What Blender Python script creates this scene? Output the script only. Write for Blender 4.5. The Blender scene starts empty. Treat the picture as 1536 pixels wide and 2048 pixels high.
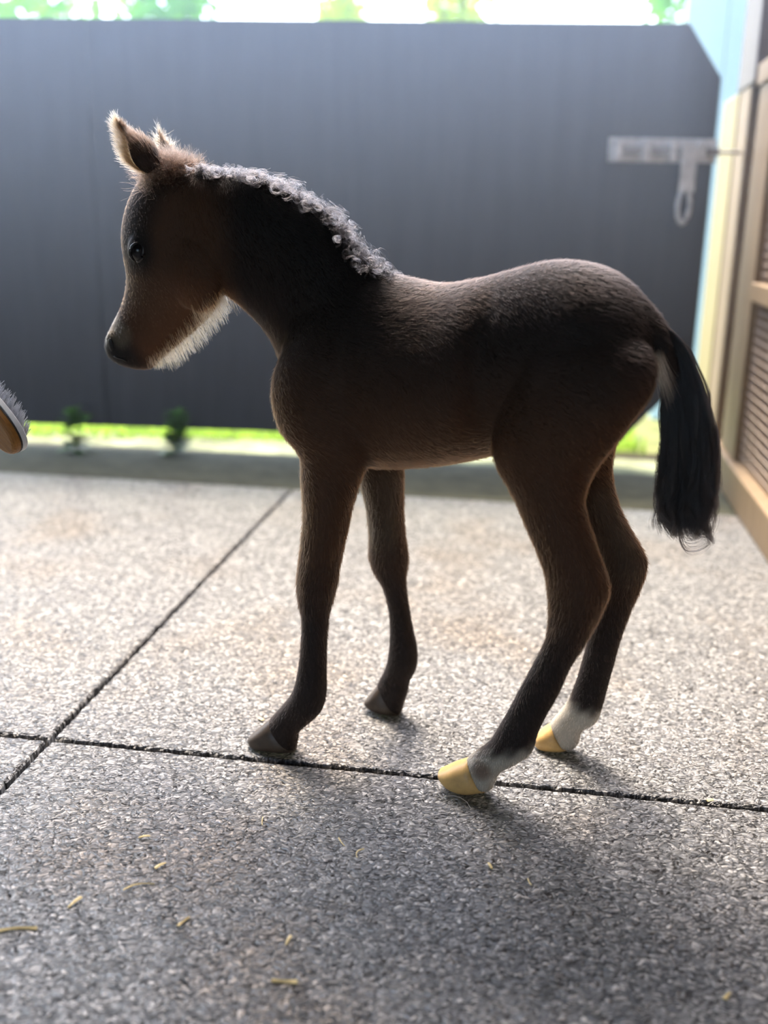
import bpy, bmesh, math, random
import numpy as np
from mathutils import Vector, Matrix
from mathutils.bvhtree import BVHTree

random.seed(7)
rng = np.random.default_rng(7)
scene = bpy.context.scene
C = scene.collection
FUR = True

# ------------------------------------------------------------------ camera
H, F = 0.75, 2050.0
PITCH, ROLL = math.radians(15.9), math.radians(1.2)
cam_d = bpy.data.cameras.new('camera')
cam = bpy.data.objects.new('camera', cam_d); C.objects.link(cam)
cam_d.sensor_fit = 'VERTICAL'; cam_d.sensor_height = 36.0; cam_d.lens = 36.0 * F / 2048.0
cam_d.clip_start = 0.02; cam_d.clip_end = 200
_R = Vector((1, 0, 0)); _U = Vector((0, math.sin(PITCH), math.cos(PITCH))); _F = Vector((0, math.cos(PITCH), -math.sin(PITCH)))
_r = math.cos(ROLL) * _R + math.sin(ROLL) * _U; _u = -math.sin(ROLL) * _R + math.cos(ROLL) * _U
M4 = Matrix((_r, _u, -_F)).transposed().to_4x4(); M4.translation = Vector((0, 0, H))
cam.matrix_world = M4
cam_d.dof.use_dof = True; cam_d.dof.focus_distance = 1.385; cam_d.dof.aperture_fstop = 2.0
scene.camera = cam

# ------------------------------------------------------------------ light
world = bpy.data.worlds.new('sky_world'); scene.world = world; world.use_nodes = True
wn = world.node_tree; bg = wn.nodes['Background']
sky = wn.nodes.new('ShaderNodeTexSky'); sky.sky_type = 'NISHITA'; sky.sun_disc = False
sky.sun_elevation = math.radians(60); sky.sun_rotation = math.radians(-16); sky.air_density = 1.0; sky.dust_density = 3.0
wn.links.new(sky.outputs[0], bg.inputs[0]); bg.inputs[1].default_value = 0.95
SUN_AZ, SUN_EL = math.radians(-12), math.radians(66)
sun_d = bpy.data.lights.new('sun', 'SUN'); sun_d.energy = 5.4; sun_d.angle = math.radians(11); sun_d.color = (1.0, 0.87, 0.69)
sun = bpy.data.objects.new('sun', sun_d); C.objects.link(sun)
sdir = Vector((math.sin(SUN_AZ) * math.cos(SUN_EL), math.cos(SUN_AZ) * math.cos(SUN_EL), math.sin(SUN_EL)))
sun.rotation_euler = sdir.to_track_quat('Z', 'Y').to_euler(); sun.location = (-2, 8, 9)
scene.view_settings.view_transform = 'Standard'; scene.view_settings.look = 'None'
scene.view_settings.gamma = 1.0; scene.view_settings.use_curve_mapping = False
scene.view_settings.exposure = 0.7
scene.cycles.use_denoising = True
scene.cycles.max_bounces = 7; scene.cycles.diffuse_bounces = 3; scene.cycles.glossy_bounces = 3; scene.cycles.transmission_bounces = 6; scene.cycles.volume_bounces = 0
scene.cycles.use_adaptive_sampling = True; scene.cycles.adaptive_threshold = .025; scene.cycles.volume_step_rate = 2.0; scene.cycles.use_light_tree = False

# ------------------------------------------------------------------ helpers
def ray(px, py):
    x = (px - 768) / F; y = -(py - 1024) / F
    return _r * x + _u * y + _F
def ground(px, py, z=0.0):
    d = ray(px, py); return Vector((0, 0, H)) + d * ((z - H) / d.z)
def at(px, py, Y):
    d = ray(px, py); return Vector((0, 0, H)) + d * (Y / d.y)
def on_plane(px, py, P, n):
    d = ray(px, py); o = Vector((0, 0, H)); return o + d * ((P - o).dot(n) / d.dot(n))
def project(p):
    q = p - Vector((0, 0, H)); dz = q.dot(_F)
    return 768 + F * q.dot(_r) / dz, 1024 - F * q.dot(_u) / dz

def tag(o, label=None, cat=None, group=None, kind=None):
    if label: o['label'] = label
    if cat: o['category'] = cat
    if group: o['group'] = group
    if kind: o['kind'] = kind
    return o
def empty(name, loc=(0, 0, 0), rz=0.0):
    o = bpy.data.objects.new(name, None); C.objects.link(o); o.location = loc; o.rotation_euler = (0, 0, rz); o.empty_display_size = .05
    return o
def link(name, me, mat=None, parent=None, smooth=False):
    o = bpy.data.objects.new(name, me); C.objects.link(o)
    if mat is not None:
        me.materials.clear(); me.materials.append(mat)
    if smooth: me.polygons.foreach_set('use_smooth', [True] * len(me.polygons))
    if parent is not None: o.parent = parent
    return o
def from_bm(name, bm, mat=None, parent=None, smooth=False):
    me = bpy.data.meshes.new(name); bm.normal_update(); bm.to_mesh(me); bm.free()
    return link(name, me, mat, parent, smooth)
def pydata(name, v, f, mat=None, parent=None, smooth=False):
    me = bpy.data.meshes.new(name); me.from_pydata([tuple(p) for p in v], [], f); me.update()
    return link(name, me, mat, parent, smooth)
def bm_box(bm, lo, hi, bev=0.0, mat4=None):
    lo = Vector(lo); hi = Vector(hi)
    r = bmesh.ops.create_cube(bm, size=1.0)
    vs = r['verts']; c = (lo + hi) / 2; s = hi - lo
    for v in vs: v.co = Vector((v.co.x * s.x, v.co.y * s.y, v.co.z * s.z)) + c
    if bev > 0:
        es = list({e for v in vs for e in v.link_edges})
        g = bmesh.ops.bevel(bm, geom=es, offset=bev, segments=2, affect='EDGES', profile=.6)
        vs = g['verts'] if not mat4 else list({v for f in g['faces'] for v in f.verts} | {v for v in vs if v.is_valid})
    if mat4 is not None:
        bmesh.ops.transform(bm, matrix=mat4, verts=[v for v in vs if v.is_valid])
def box(name, lo, hi, mat, parent=None, bev=0.003):
    bm = bmesh.new(); bm_box(bm, lo, hi, bev); return from_bm(name, bm, mat, parent)
def tube_mesh(paths, rad, seg=6, taper=None):
    """paths: list of lists of Vectors -> verts, faces"""
    V, Fc = [], []
    for path in paths:
        n = len(path); base = len(V)
        for i, p in enumerate(path):
            t = (path[min(i + 1, n - 1)] - path[max(i - 1, 0)]).normalized()
            a = t.cross(Vector((0, 0, 1)) if abs(t.z) < .9 else Vector((1, 0, 0))).normalized(); b = t.cross(a)
            r = rad if taper is None else rad * taper(i / (n - 1))
            for k in range(seg):
                g = 2 * math.pi * k / seg; V.append(p + (a * math.cos(g) + b * math.sin(g)) * r)
        for i in range(n - 1):
            for k in range(seg):
                k2 = (k + 1) % seg
                Fc.append((base + i * seg + k, base + i * seg + k2, base + (i + 1) * seg + k2, base + (i + 1) * seg + k))
        Fc.append(tuple(base + k for k in range(seg))[::-1]); Fc.append(tuple(base + (n - 1) * seg + k for k in range(seg)))
    return V, Fc

# ------------------------------------------------------------------ materials
def new_mat(name):
    m = bpy.data.materials.new(name); m.use_nodes = True
    return m, m.node_tree, m.node_tree.nodes['Principled BSDF']
def N(nt, t, **kw):
    n = nt.nodes.new(t)
    for k, v in kw.items():
        if k in n.inputs: n.inputs[k].default_value = v
        else: setattr(n, k, v)
    return n
def ramp(nt, stops):
    r = nt.nodes.new('ShaderNodeValToRGB'); e = r.color_ramp.elements
    while len(e) < len(stops): e.new(.5)
    for k, (p, c) in enumerate(stops): e[k].position = p; e[k].color = (*c, 1)
    return r
def simple(name, col, rough=.6, spec=.3, metal=0., noise=0.0, nscale=30., bump=0.0, stretch=(1, 1, 1)):
    m, nt, b = new_mat(name)
    b.inputs['Base Color'].default_value = (*col, 1); b.inputs['Roughness'].default_value = rough
    b.inputs['Specular IOR Level'].default_value = spec; b.inputs['Metallic'].default_value = metal
    if noise or bump:
        tc = N(nt, 'ShaderNodeTexCoord'); mp = N(nt, 'ShaderNodeMapping'); mp.inputs['Scale'].default_value = stretch
        nz = N(nt, 'ShaderNodeTexNoise'); nz.inputs['Scale'].default_value = nscale; nz.inputs['Detail'].default_value = 6; nz.inputs['Roughness'].default_value = .65
        nt.links.new(tc.outputs['Object'], mp.inputs[0]); nt.links.new(mp.outputs[0], nz.inputs['Vector'])
        if noise:
            lo = tuple(max(0, c * (1 - noise)) for c in col); hi = tuple(min(1, c * (1 + noise)) for c in col)
            r = ramp(nt, [(.3, lo), (.7, hi)]); nt.links.new(nz.outputs['Fac'], r.inputs[0]); nt.links.new(r.outputs[0], b.inputs['Base Color'])
        if bump:
            bp = N(nt, 'ShaderNodeBump'); bp.inputs['Strength'].default_value = bump; bp.inputs['Distance'].default_value = .004
            nt.links.new(nz.outputs['Fac'], bp.inputs['Height']); nt.links.new(bp.outputs[0], b.inputs['Normal'])
    return m

def rubber_mat():
    m, nt, b = new_mat('rubber_granulate')
    tc = N(nt, 'ShaderNodeTexCoord')
    geo = N(nt, 'ShaderNodeNewGeometry')
    wob = N(nt, 'ShaderNodeTexNoise', Scale=60.0, Detail=1.0); wob.noise_dimensions = '2D'
    nt.links.new(geo.outputs['Position'], wob.inputs['Vector'])
    mad = N(nt, 'ShaderNodeVectorMath', operation='MULTIPLY_ADD'); mad.inputs[1].default_value = (.012, .012, .012)
    nt.links.new(wob.outputs['Color'], mad.inputs[0]); nt.links.new(geo.outputs['Position'], mad.inputs[2])
    def flakes(scale, rot):
        mp = N(nt, 'ShaderNodeMapping'); mp.inputs['Scale'].default_value = scale; mp.inputs['Rotation'].default_value = (0, 0, rot)
        nt.links.new(mad.outputs[0], mp.inputs[0])
        v = N(nt, 'ShaderNodeTexVoronoi', Scale=1.0); v.voronoi_dimensions = '2D'; v.feature = 'F1'; v.inputs['Randomness'].default_value = 1
        nt.links.new(mp.outputs[0], v.inputs['Vector'])
        sep = N(nt, 'ShaderNodeSeparateColor'); nt.links.new(v.outputs['Color'], sep.inputs[0])
        h = N(nt, 'ShaderNodeMath', operation='MULTIPLY_ADD'); h.inputs[1].default_value = -.85; nt.links.new(v.outputs['Distance'], h.inputs[0])
        r = N(nt, 'ShaderNodeMath', operation='MULTIPLY_ADD'); r.inputs[1].default_value = .75; r.inputs[2].default_value = .5; nt.links.new(sep.outputs[1], r.inputs[0]); nt.links.new(r.outputs[0], h.inputs[2])
        return v.outputs['Color'], h.outputs[0]
    L3 = [flakes((150, 250, 190), .35), flakes((160, 270, 200), 1.55), flakes((210, 330, 210), 2.6)]
    col, hh = L3[0]
    for c2, h2 in L3[1:]:
        gt = N(nt, 'ShaderNodeMath', operation='GREATER_THAN'); nt.links.new(h2, gt.inputs[0]); nt.links.new(hh, gt.inputs[1])
        mxc = N(nt, 'ShaderNodeMix', data_type='RGBA'); nt.links.new(gt.outputs[0], mxc.inputs[0]); nt.links.new(col, mxc.inputs[6]); nt.links.new(c2, mxc.inputs[7])
        mxh = N(nt, 'ShaderNodeMath', operation='MAXIMUM'); nt.links.new(hh, mxh.inputs[0]); nt.links.new(h2, mxh.inputs[1])
        col, hh = mxc.outputs[2], mxh.outputs[0]
    sep = N(nt, 'ShaderNodeSeparateColor'); nt.links.new(col, sep.inputs[0])
    # granule colour: charcoal to grey rubber, a few pale flakes
    cr = ramp(nt, [(0, (.035, .036, .038)), (.5, (.13, .131, .134)), (.86, (.30, .30, .297)), (1, (.62, .61, .59))])
    nt.links.new(sep.outputs[0], cr.inputs[0])
    ed = N(nt, 'ShaderNodeMapRange'); ed.inputs['From Min'].default_value = .48; ed.inputs['From Max'].default_value = .80
    nt.links.new(hh, ed.inputs['Value'])
    mx = N(nt, 'ShaderNodeMix', data_type='RGBA'); mx.inputs[6].default_value = (.012, .012, .013, 1)
    nt.links.new(ed.outputs[0], mx.inputs[0]); nt.links.new(cr.outputs[0], mx.inputs[7])
    # brown dirt trodden in
    n2 = N(nt, 'ShaderNodeTexNoise', Scale=3.2, Detail=4.0); n2.noise_dimensions = '2D'; nt.links.new(geo.outputs['Position'], n2.inputs['Vector'])
    r2 = ramp(nt, [(.5, (0, 0, 0)), (.72, (1, 1, 1))]); nt.links.new(n2.outputs['Fac'], r2.inputs[0])
    mul = N(nt, 'ShaderNodeMath', operation='MULTIPLY'); mul.inputs[1].default_value = .55; nt.links.new(r2.outputs[0], mul.inputs[0])
    mx2 = N(nt, 'ShaderNodeMix', data_type='RGBA', blend_type='MULTIPLY'); mx2.inputs[7].default_value = (.95, .74, .55, 1)
    nt.links.new(mul.outputs[0], mx2.inputs[0]); nt.links.new(mx.outputs[2], mx2.inputs[6])
    nt.links.new(mx2.outputs[2], b.inputs['Base Color'])
    b.inputs['Roughness'].default_value = .42; b.inputs['Specular IOR Level'].default_value = .5
    # relief: rounded granules each at its own height and tilt
    bp = N(nt, 'ShaderNodeBump'); bp.inputs['Strength'].default_value = .9; bp.inputs['Distance'].default_value = .0035
    nt.links.new(hh, bp.inputs['Height'])
    tilt = N(nt, 'ShaderNodeVectorMath', operation='MULTIPLY_ADD'); tilt.inputs[1].default_value = (1.0, 1.0, 0); tilt.inputs[2].default_value = (-.5, -.5, 0)
    nt.links.new(col, tilt.inputs[0])
    ad = N(nt, 'ShaderNodeVectorMath', operation='ADD'); nt.links.new(bp.outputs[0], ad.inputs[0]); nt.links.new(tilt.outputs[0], ad.inputs[1])
    nm = N(nt, 'ShaderNodeVectorMath', operation='NORMALIZE'); nt.links.new(ad.outputs[0], nm.inputs[0])
    nt.links.new(nm.outputs[0], b.inputs['Normal'])
    return m
def wood_mat(name, a, c, scale=(6, 6, .7), rough=.6):
    m, nt, b = new_mat(name)
    tc = N(nt, 'ShaderNodeTexCoord'); mp = N(nt, 'ShaderNodeMapping'); mp.inputs['Scale'].default_value = scale
    nz = N(nt, 'ShaderNodeTexNoise', Scale=8.0, Detail=8.0, Roughness=.7)
    nt.links.new(tc.outputs['Object'], mp.inputs[0]); nt.links.new(mp.outputs[0], nz.inputs['Vector'])
    r = ramp(nt, [(.3, a), (.7, c)]); nt.links.new(nz.outputs['Fac'], r.inputs[0]); nt.links.new(r.outputs[0], b.inputs['Base Color'])
    bp = N(nt, 'ShaderNodeBump'); bp.inputs['Strength'].default_value = .3; bp.inputs['Distance'].default_value = .004
    nt.links.new(nz.outputs['Fac'], bp.inputs['Height']); nt.links.new(bp.outputs[0], b.inputs['Normal'])
    b.inputs['Roughness'].default_value = rough; b.inputs['Specular IOR Level'].default_value = .3
    return m
def leaf_mat(name, col, trans=.6):
    m, nt, b = new_mat(name); out = nt.nodes['Material Output']
    b.inputs['Base Color'].default_value = (*col, 1); b.inputs['Roughness'].default_value = .5
    t = N(nt, 'ShaderNodeBsdfTranslucent'); t.inputs[0].default_value = (min(1, col[0] * 2.2), min(1, col[1] * 2.2), col[2] * .8, 1)
    mx = N(nt, 'ShaderNodeMixShader'); mx.inputs[0].default_value = trans
    nt.links.new(b.outputs[0], mx.inputs[1]); nt.links.new(t.outputs[0], mx.inputs[2]); nt.links.new(mx.outputs[0], out.inputs['Surface'])
    return m

RUBBER = rubber_mat()
GATE = wood_mat('gate_black_stain', (.043, .044, .047), (.060, .061, .065), (2.6, 2.6, .22), .6)
GALV = simple('galvanised', (.50, .50, .48), .5, .5, .3, .35, 40)
TIMBER = wood_mat('timber', (.15, .10, .055), (.27, .19, .11))
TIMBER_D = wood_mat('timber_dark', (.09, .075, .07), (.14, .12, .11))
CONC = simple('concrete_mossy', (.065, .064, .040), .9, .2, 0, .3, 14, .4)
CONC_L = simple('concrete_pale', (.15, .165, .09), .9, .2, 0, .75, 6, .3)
TEAL = simple('teal_paint', (.52, .64, .60), .6, .3, 0, .06, 3)
WIRE = simple('wire', (.42, .33, .26), .5, .5, .2)
BACKB = wood_mat('back_boards', (.34, .25, .20), (.48, .37, .31), (5, .5, 5))
SOIL = simple('soil', (.13, .14, .05), .95, .1, 0, .4, 8, .4)
ROOFM = wood_mat('roof_boards', (.10, .09, .08), (.17, .15, .13))
STRAW = simple('straw', (.78, .62, .30), .55, .4, 0, .15, 300)
HAIRW = simple('pale_hair', (.55, .52, .48), .5, .5)

# ------------------------------------------------------------------ setting
TA = math.radians(-8.45)                     # the stable is turned a little from the view
TX = Vector((math.cos(TA), math.sin(TA), 0)); TY = Vector((-math.sin(TA), math.cos(TA), 0))
J0 = ground(100, 1478); J0.z = 0
stable = lambda x, y, z=0: J0 + TX * x + TY * y + Vector((0, 0, z))
MATW, MATL, GAP, THK = 1.30, 1.50, .007, .02
floor = empty('floor', J0, TA); tag(floor, 'dark rubber granulate mat floor of the stable', 'floor', kind='structure')
sub = box('subfloor', (-1.6, -2.4, -.06), (MATW + .14, MATL - .005, -THK - .001), simple('subfloor_black', (.012, .012, .012), .95, .1), floor, 0)
def mat_mesh(w, l):
    bm = bmesh.new()
    nx, ny = 60, 60
    # rounded edge slab with slightly ragged rims
    prof = [(0.0, -THK), (0.0, -.0045), (.0016, -.0012), (.0045, 0.0)]
    def rim(inset, z, jit):
        out = []
        for (x0, y0, x1, y1) in ((0, 0, w, 0), (w, 0, w, l), (w, l, 0, l), (0, l, 0, 0)):
            n = int(max(abs(x1 - x0), abs(y1 - y0)) / .006)
            for k in range(n):
                t = k / n; x = x0 + (x1 - x0) * t; y = y0 + (y1 - y0) * t
                x = min(max(x, inset), w - inset); y = min(max(y, inset), l - inset)
                dx = (1 if x <= inset + 1e-6 else -1 if x >= w - inset - 1e-6 else 0); dy = (1 if y <= inset + 1e-6 else -1 if y >= l - inset - 1e-6 else 0)
                j = random.random() * jit
                out.append(bm.verts.new((x + dx * j, y + dy * j, z + random.uniform(-.4, .4) * jit * (z > -THK))))
        return out
    rings = [rim(a, z, .0022 if k in (1, 2) else .0010 * (k == 3)) for k, (a, z) in enumerate(prof)]
    for r0, r1 in zip(rings, rings[1:]):
        n = len(r0)
        for k in range(n):
            bm.faces.new((r0[k], r0[(k + 1) % n], r1[(k + 1) % n], r1[k]))
    bm.faces.new(rings[-1])
    return bm
for (x0, y0, w, l) in ((GAP / 2, GAP / 2, MATW, MATL), (-1.5 - GAP / 2, GAP / 2, 1.5, MATL), (GAP / 2, -2.2 - GAP / 2, MATW, 2.2), (-1.5 - GAP / 2, -2.2 - GAP / 2, 1.5, 2.2)):
    o = from_bm('rubber_tile', mat_mesh(w, l), RUBBER, floor); o.location = (x0, y0, 0)
# concrete strip under the gate, ground outside
strip = box('threshold_strip', (-2.6, MATL, -.10), (2.0, MATL + .46, -.006), CONC, None, .006)
strip.location = J0; strip.rotation_euler = (0, 0, TA); tag(strip, 'dark mossy concrete strip along the foot of the gate', 'threshold', kind='structure')
apron = box('path', (-2.6, MATL + .46, -.10), (3.0, MATL + .70, -.012), CONC_L, None, .006)
apron.location = J0; apron.rotation_euler = (0, 0, TA); tag(apron, 'pale sunlit concrete path just outside the gate', 'path', kind='structure')
bm = bmesh.new(); bmesh.ops.create_grid(bm, x_segments=40, y_segments=40, size=20)
for v in bm.verts: v.co.z = -.03 + random.uniform(-.01, .01)
grd = from_bm('ground', bm, SOIL); grd.location = (0, 3.25 + 20 + .35, 0); tag(grd, 'green ground of the yard outside the stable', 'ground', kind='structure')

# stable roof; unseen back and left walls added to limit fill light
def tbox(name, lo, hi, mat, parent=None, bev=.003):
    o = box(name, lo, hi, mat, parent, bev)
    if parent is None: o.location = J0; o.rotation_euler = (0, 0, TA)
    return o
ceil = tbox('ceiling', (-3.2, -4.5, 2.55), (2.4, 1.03, 2.62), ROOFM, None, 0); tag(ceil, 'dark board ceiling over the stable', 'ceiling', kind='structure')
fl2 = tbox('floor_back', (-3.15, -9.0, -.08), (2.4, -2.25, -.004), CONC, None, 0); tag(fl2, 'dark concrete floor at the back of the stable', 'floor', kind='structure')
wb = empty('back_fill_wall', J0, TA); tag(wb, 'unseen dark back wall added with a doorway sized for fill light', 'wall', kind='structure')
for lo_, hi_ in (((-3.2, -4.6, -.05), (-1.25, -4.5, 2.55)), ((.45, -4.6, -.05), (2.4, -4.5, 2.55)), ((-1.25, -4.6, 2.1), (.45, -4.5, 2.55))): box('board_panel', lo_, hi_, TIMBER_D, wb, 0)  # added wall; its doorway is sized for the fill on the foal
wl = tbox('left_block_wall', (-3.2, -4.5, -.05), (-3.12, 1.2, 2.55), TIMBER_D, None, 0); tag(wl, 'unseen dark left wall added to cut side light', 'wall', kind='structure')  # added out of view to cut light from the side

# haze volume added behind the foal, standing in for veiling lens glare
HAZE_M = bpy.data.materials.new('glare_haze'); HAZE_M.use_nodes = True; _n = HAZE_M.node_tree; _n.nodes.clear()
_o = _n.nodes.new('ShaderNodeOutputMaterial'); _v = _n.nodes.new('ShaderNodeVolumeScatter'); _v.inputs['Color'].default_value = (.60, .76, 1, 1)
_v.inputs['Anisotropy'].default_value = .55
_g = _n.nodes.new('ShaderNodeNewGeometry'); _s = _n.nodes.new('ShaderNodeSeparateXYZ'); _n.links.new(_g.outputs['Position'], _s.inputs[0])
_a = _n.nodes.new('ShaderNodeMapRange'); _a.interpolation_type = 'SMOOTHSTEP'; _a.inputs['From Min'].default_value = .25; _a.inputs['From Max'].default_value = 1.15; _a.inputs['To Min'].default_value = .012; _a.inputs['To Max'].default_value = .085
_n.links.new(_s.outputs['Z'], _a.inputs['Value']); _n.links.new(_a.outputs[0], _v.inputs['Density'])
_n.links.new(_v.outputs[0], _o.inputs['Volume'])
hz = box('haze', (-1.9, 1.95, .05), (.80, 3.15, 2.0), HAZE_M, None, 0); tag(hz, 'thin haze added before the gate in place of lens glare', 'haze', kind='stuff')

# ------------------------------------------------------------------ gate
GP = at(1443, 155, 3.27); GP.z = 0
GD = Vector((-.9978, .0661, 0)).normalized()          # towards the hinge side
GN = Vector((GD.y, -GD.x, 0))                         # away from the viewer
if GN.y < 0: GN = -GN
g_rz = math.atan2(-GD.y, -GD.x)
def gl(px, py):                                      # pixel on the gate face -> local gate coordinates (x to the right, z up)
    p = on_plane(px, py, GP, GN) - GP
    return -p.dot(GD), p.z
gate = empty('gate', GP, g_rz)
tag(gate, 'tall black-stained wooden gate with clipped corners closing the stable', 'gate')
x_t, z_t = gl(1380, 46); x_e, z_e = gl(1443, 155); z_b = gl(300, 855)[1]
x_b = gl(1236, 880)[0]; z_eb = .30
x_l = -2.75
def gate_panel(name, xa, xb, clip):
    if clip: outl = [(xa, z_b), (x_b, z_b), (xb, z_eb), (xb, z_e), (x_t, z_t), (xa, z_t)]
    else: outl = [(xa, z_b), (xb, z_b), (xb, z_t), (xa, z_t)]
    bm = bmesh.new()
    f = bm.faces.new([bm.verts.new((x, 0, z)) for x, z in outl])
    r = bmesh.ops.extrude_face_region(bm, geom=[f])
    for e in r['geom']:
        if isinstance(e, bmesh.types.BMVert): e.co.y += .028
    bmesh.ops.recalc_face_normals(bm, faces=bm.faces[:])
    bmesh.ops.bevel(bm, geom=bm.edges[:], offset=.003, segments=2, affect='EDGES')
    return from_bm(name, bm, GATE, gate)
xs = [gl(p, 400)[0] for p in (190,)]
gate_panel('board', x_l, xs[0] - .0008, False); gate_panel('board', xs[0] + .0008, 0.0, True)
for (a, b_, c, d) in ((x_l, .2, x_t, .3), (x_l, .62, -.02, .72), (x_l, z_t - .14, x_t - .02, z_t - .04)):
    box('back_rail', (a, .0285, b_), (c, .07, d), TIMBER_D, gate)
box('hinge_stile', (x_l, .0705, .08), (x_l + .1, .13, z_t), TIMBER_D, gate)
# latch: galvanised bolt on a plate with a hanging staple
xa, z1 = gl(1218, 275); xb, z0 = gl(1430, 327)
LPL = box('latch_plate', (xa, -.006, z0), (xb + .0, -.0005, z1), GALV, gate, .002)
zc = gl(1330, 303)[1]
pl = box('bolt_bar', (xa + .03, -.024, zc - .012), (xb + .005, -.0065, zc + .012), simple('bolt_dark', (.26, .25, .23), .6, .4, .4, .3, 60), LPL, .004)
V, Fc = tube_mesh([[Vector((xb - .05, -.012, zc)), Vector((xb + .07, -.012, zc))]], .006, 10); pydata('bolt_rod', V, Fc, GALV, LPL, True)
for px in (1235, 1290, 1345, 1400):
    q = gl(px, 300)[0]; box('bolt_keeper', (q - .012, -.03, zc - .03), (q + .012, -.0065, zc + .03), GALV, LPL, .004)
xv0, zv0 = gl(1352, 385); xv1, _ = gl(1383, 385); 
box('hanging_strap', (xv0, -.036, zv0), (xv1, -.030, zc + .02), GALV, LPL, .002)
lc, zl = gl(1363, 412); R0 = .022
path = [Vector((lc + R0 * .8 * math.cos(a), -.03, zl + .05 * math.sin(a))) for a in np.linspace(0, 2 * math.pi, 25)]
V, Fc = tube_mesh([path], .0075, 8); pydata('staple_loop', V, Fc, GALV, LPL, True)

# ------------------------------------------------------------------ right-hand wall: timber frame with wire mesh
WB = ground(1467, 1016); WB.z = 0
w_off = (WB - J0).dot(TX); wy = (WB - J0).dot(TY)
wall = empty('wall_right', stable(w_off, wy), TA); tag(wall, 'timber framed stable wall filled with wire mesh', 'wall', kind='structure')
# local: x to the right (into the wall), y away from viewer, z up
FAR = .95
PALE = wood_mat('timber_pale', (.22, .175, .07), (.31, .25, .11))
box('sill_beam', (-.005, -3.0, 0.0), (.10, FAR, .10), TIMBER, wall, .006)
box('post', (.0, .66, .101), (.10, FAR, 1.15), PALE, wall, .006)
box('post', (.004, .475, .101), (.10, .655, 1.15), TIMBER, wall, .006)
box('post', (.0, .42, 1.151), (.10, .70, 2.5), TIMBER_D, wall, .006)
box('post', (.012, -1.38, .101), (.09, -1.30, 2.5), TIMBER, wall, .006)
box('stile', (.012, .15, .101), (.075, .375, 1.135), TIMBER, wall, .004)
for ya, yb in ((-1.295, .145), (-3.0, -1.385)):
    box('rail', (.005, ya, .555), (.085, yb, .605), TIMBER, wall, .004)
    box('rail', (.005, ya, 1.136), (.085, yb if yb < 0 else .40, 1.195), TIMBER, wall, .004)
paths = []
for z in np.arange(.12, 1.13, .0254): paths.append([Vector((.03, -2.9, z)), Vector((.03, .16, z))])
for y in np.arange(-2.9, .16, .0254): paths.append([Vector((.0335, y, .095)), Vector((.0335, y, 1.14))])
V, Fc = tube_mesh(paths, .0016, 5); o = pydata('wire_mesh', V, Fc, WIRE, wall); o['kind'] = 'stuff'
for k in range(16):
    z = .101 + k * .15; box('board', (.101, -5.9, z), (.12, FAR - .05, z + .147), BACKB, wall, .002)

# pale teal board wall of the neighbouring shed
tw = empty('shed_wall', (0, 0, 0)); p0 = at(1372, 60, 4.3)
tw.location = (p0.x, 4.3, 0)
for k in range(6): box('board', (k * .16, 0, -.04), (k * .16 + .157, .03, 1.62), TEAL, tw, .002)
tag(tw, 'pale teal painted board wall beyond the gate corner', 'shed wall')

# ------------------------------------------------------------------ outside: trees, grass, weeds
def leaf_cloud(n, cen, rad, size):
    V, Fc = [], []
    for _ in range(n):
        while True:
            p = Vector((random.uniform(-1, 1), random.uniform(-1, 1), random.uniform(-1, 1)))
            if .25 < p.length < 1: break
        p = Vector((cen[0] + p.x * rad[0], cen[1] + p.y * rad[1], cen[2] + p.z * rad[2]))
        a = Vector((random.gauss(0, 1), random.gauss(0, 1), random.gauss(0, 1))).normalized(); b = a.orthogonal().normalized(); nn = a.cross(b)
        s = size * random.uniform(.6, 1.3); base = len(V)
        V += [p - a * s, p + b * s * .45 + nn * s * .12, p + a * s, p - b * s * .45 + nn * s * .12]
        Fc += [(base, base + 1, base + 2), (base, base + 2, base + 3)]
    return V, Fc
LEAFS = [leaf_mat('leaf_fresh', (.16, .34, .05)), leaf_mat('leaf_yellow', (.30, .38, .05)), leaf_mat('leaf_mid', (.10, .26, .05))]
BARK = simple('bark', (.16, .13, .10), .9, .2, 0, .4, 20, .5)
def tree(px, Y, zc, rad, n, mi, label, trunk=.05):
    p = at(px, 20, Y); t = empty('tree', (p.x, Y, -.03)); tag(t, label, 'tree', 'trees beyond the gate')
    V, Fc = leaf_cloud(n, (0, 0, zc), rad, .07); o = pydata('crown', V, Fc, LEAFS[mi], t); o['kind'] = 'stuff'
    pts = [Vector((.0, 0, 0)), Vector((.03, .02, zc * .4)), Vector((-.02, 0, zc * .8)), Vector((.05, .03, zc + rad[2] * .5))]
    V, Fc = tube_mesh([pts] + [[pts[2], pts[2] + Vector((rad[0] * .5 * s, random.uniform(-.2, .2), rad[2] * .5))] for s in (-1, 1)], trunk, 8, lambda q: 1 - .6 * q)
    pydata('trunk', V, Fc, BARK, t, True)
tree(30, 9.6, 2.7, (1.0, .7, 1.0), 2600, 0, 'bushy fresh green tree above the gate top at the frame edge')
tree(345, 8.0, 2.4, (.36, .5, .75), 1100, 2, 'slim mid green tree above the gate, beside the bushy one', .035)
tree(680, 8.2, 2.5, (.24, .35, .55), 520, 1, 'small yellow-green tree above the middle of the gate', .03)
tree(925, 8.2, 2.5, (.30, .35, .6), 640, 1, 'yellow-green tree with a visible trunk right of the gate middle', .05)
tree(1395, 7.5, 2.35, (.38, .4, .55), 800, 2, 'green tree above the teal shed wall', .035)
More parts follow.
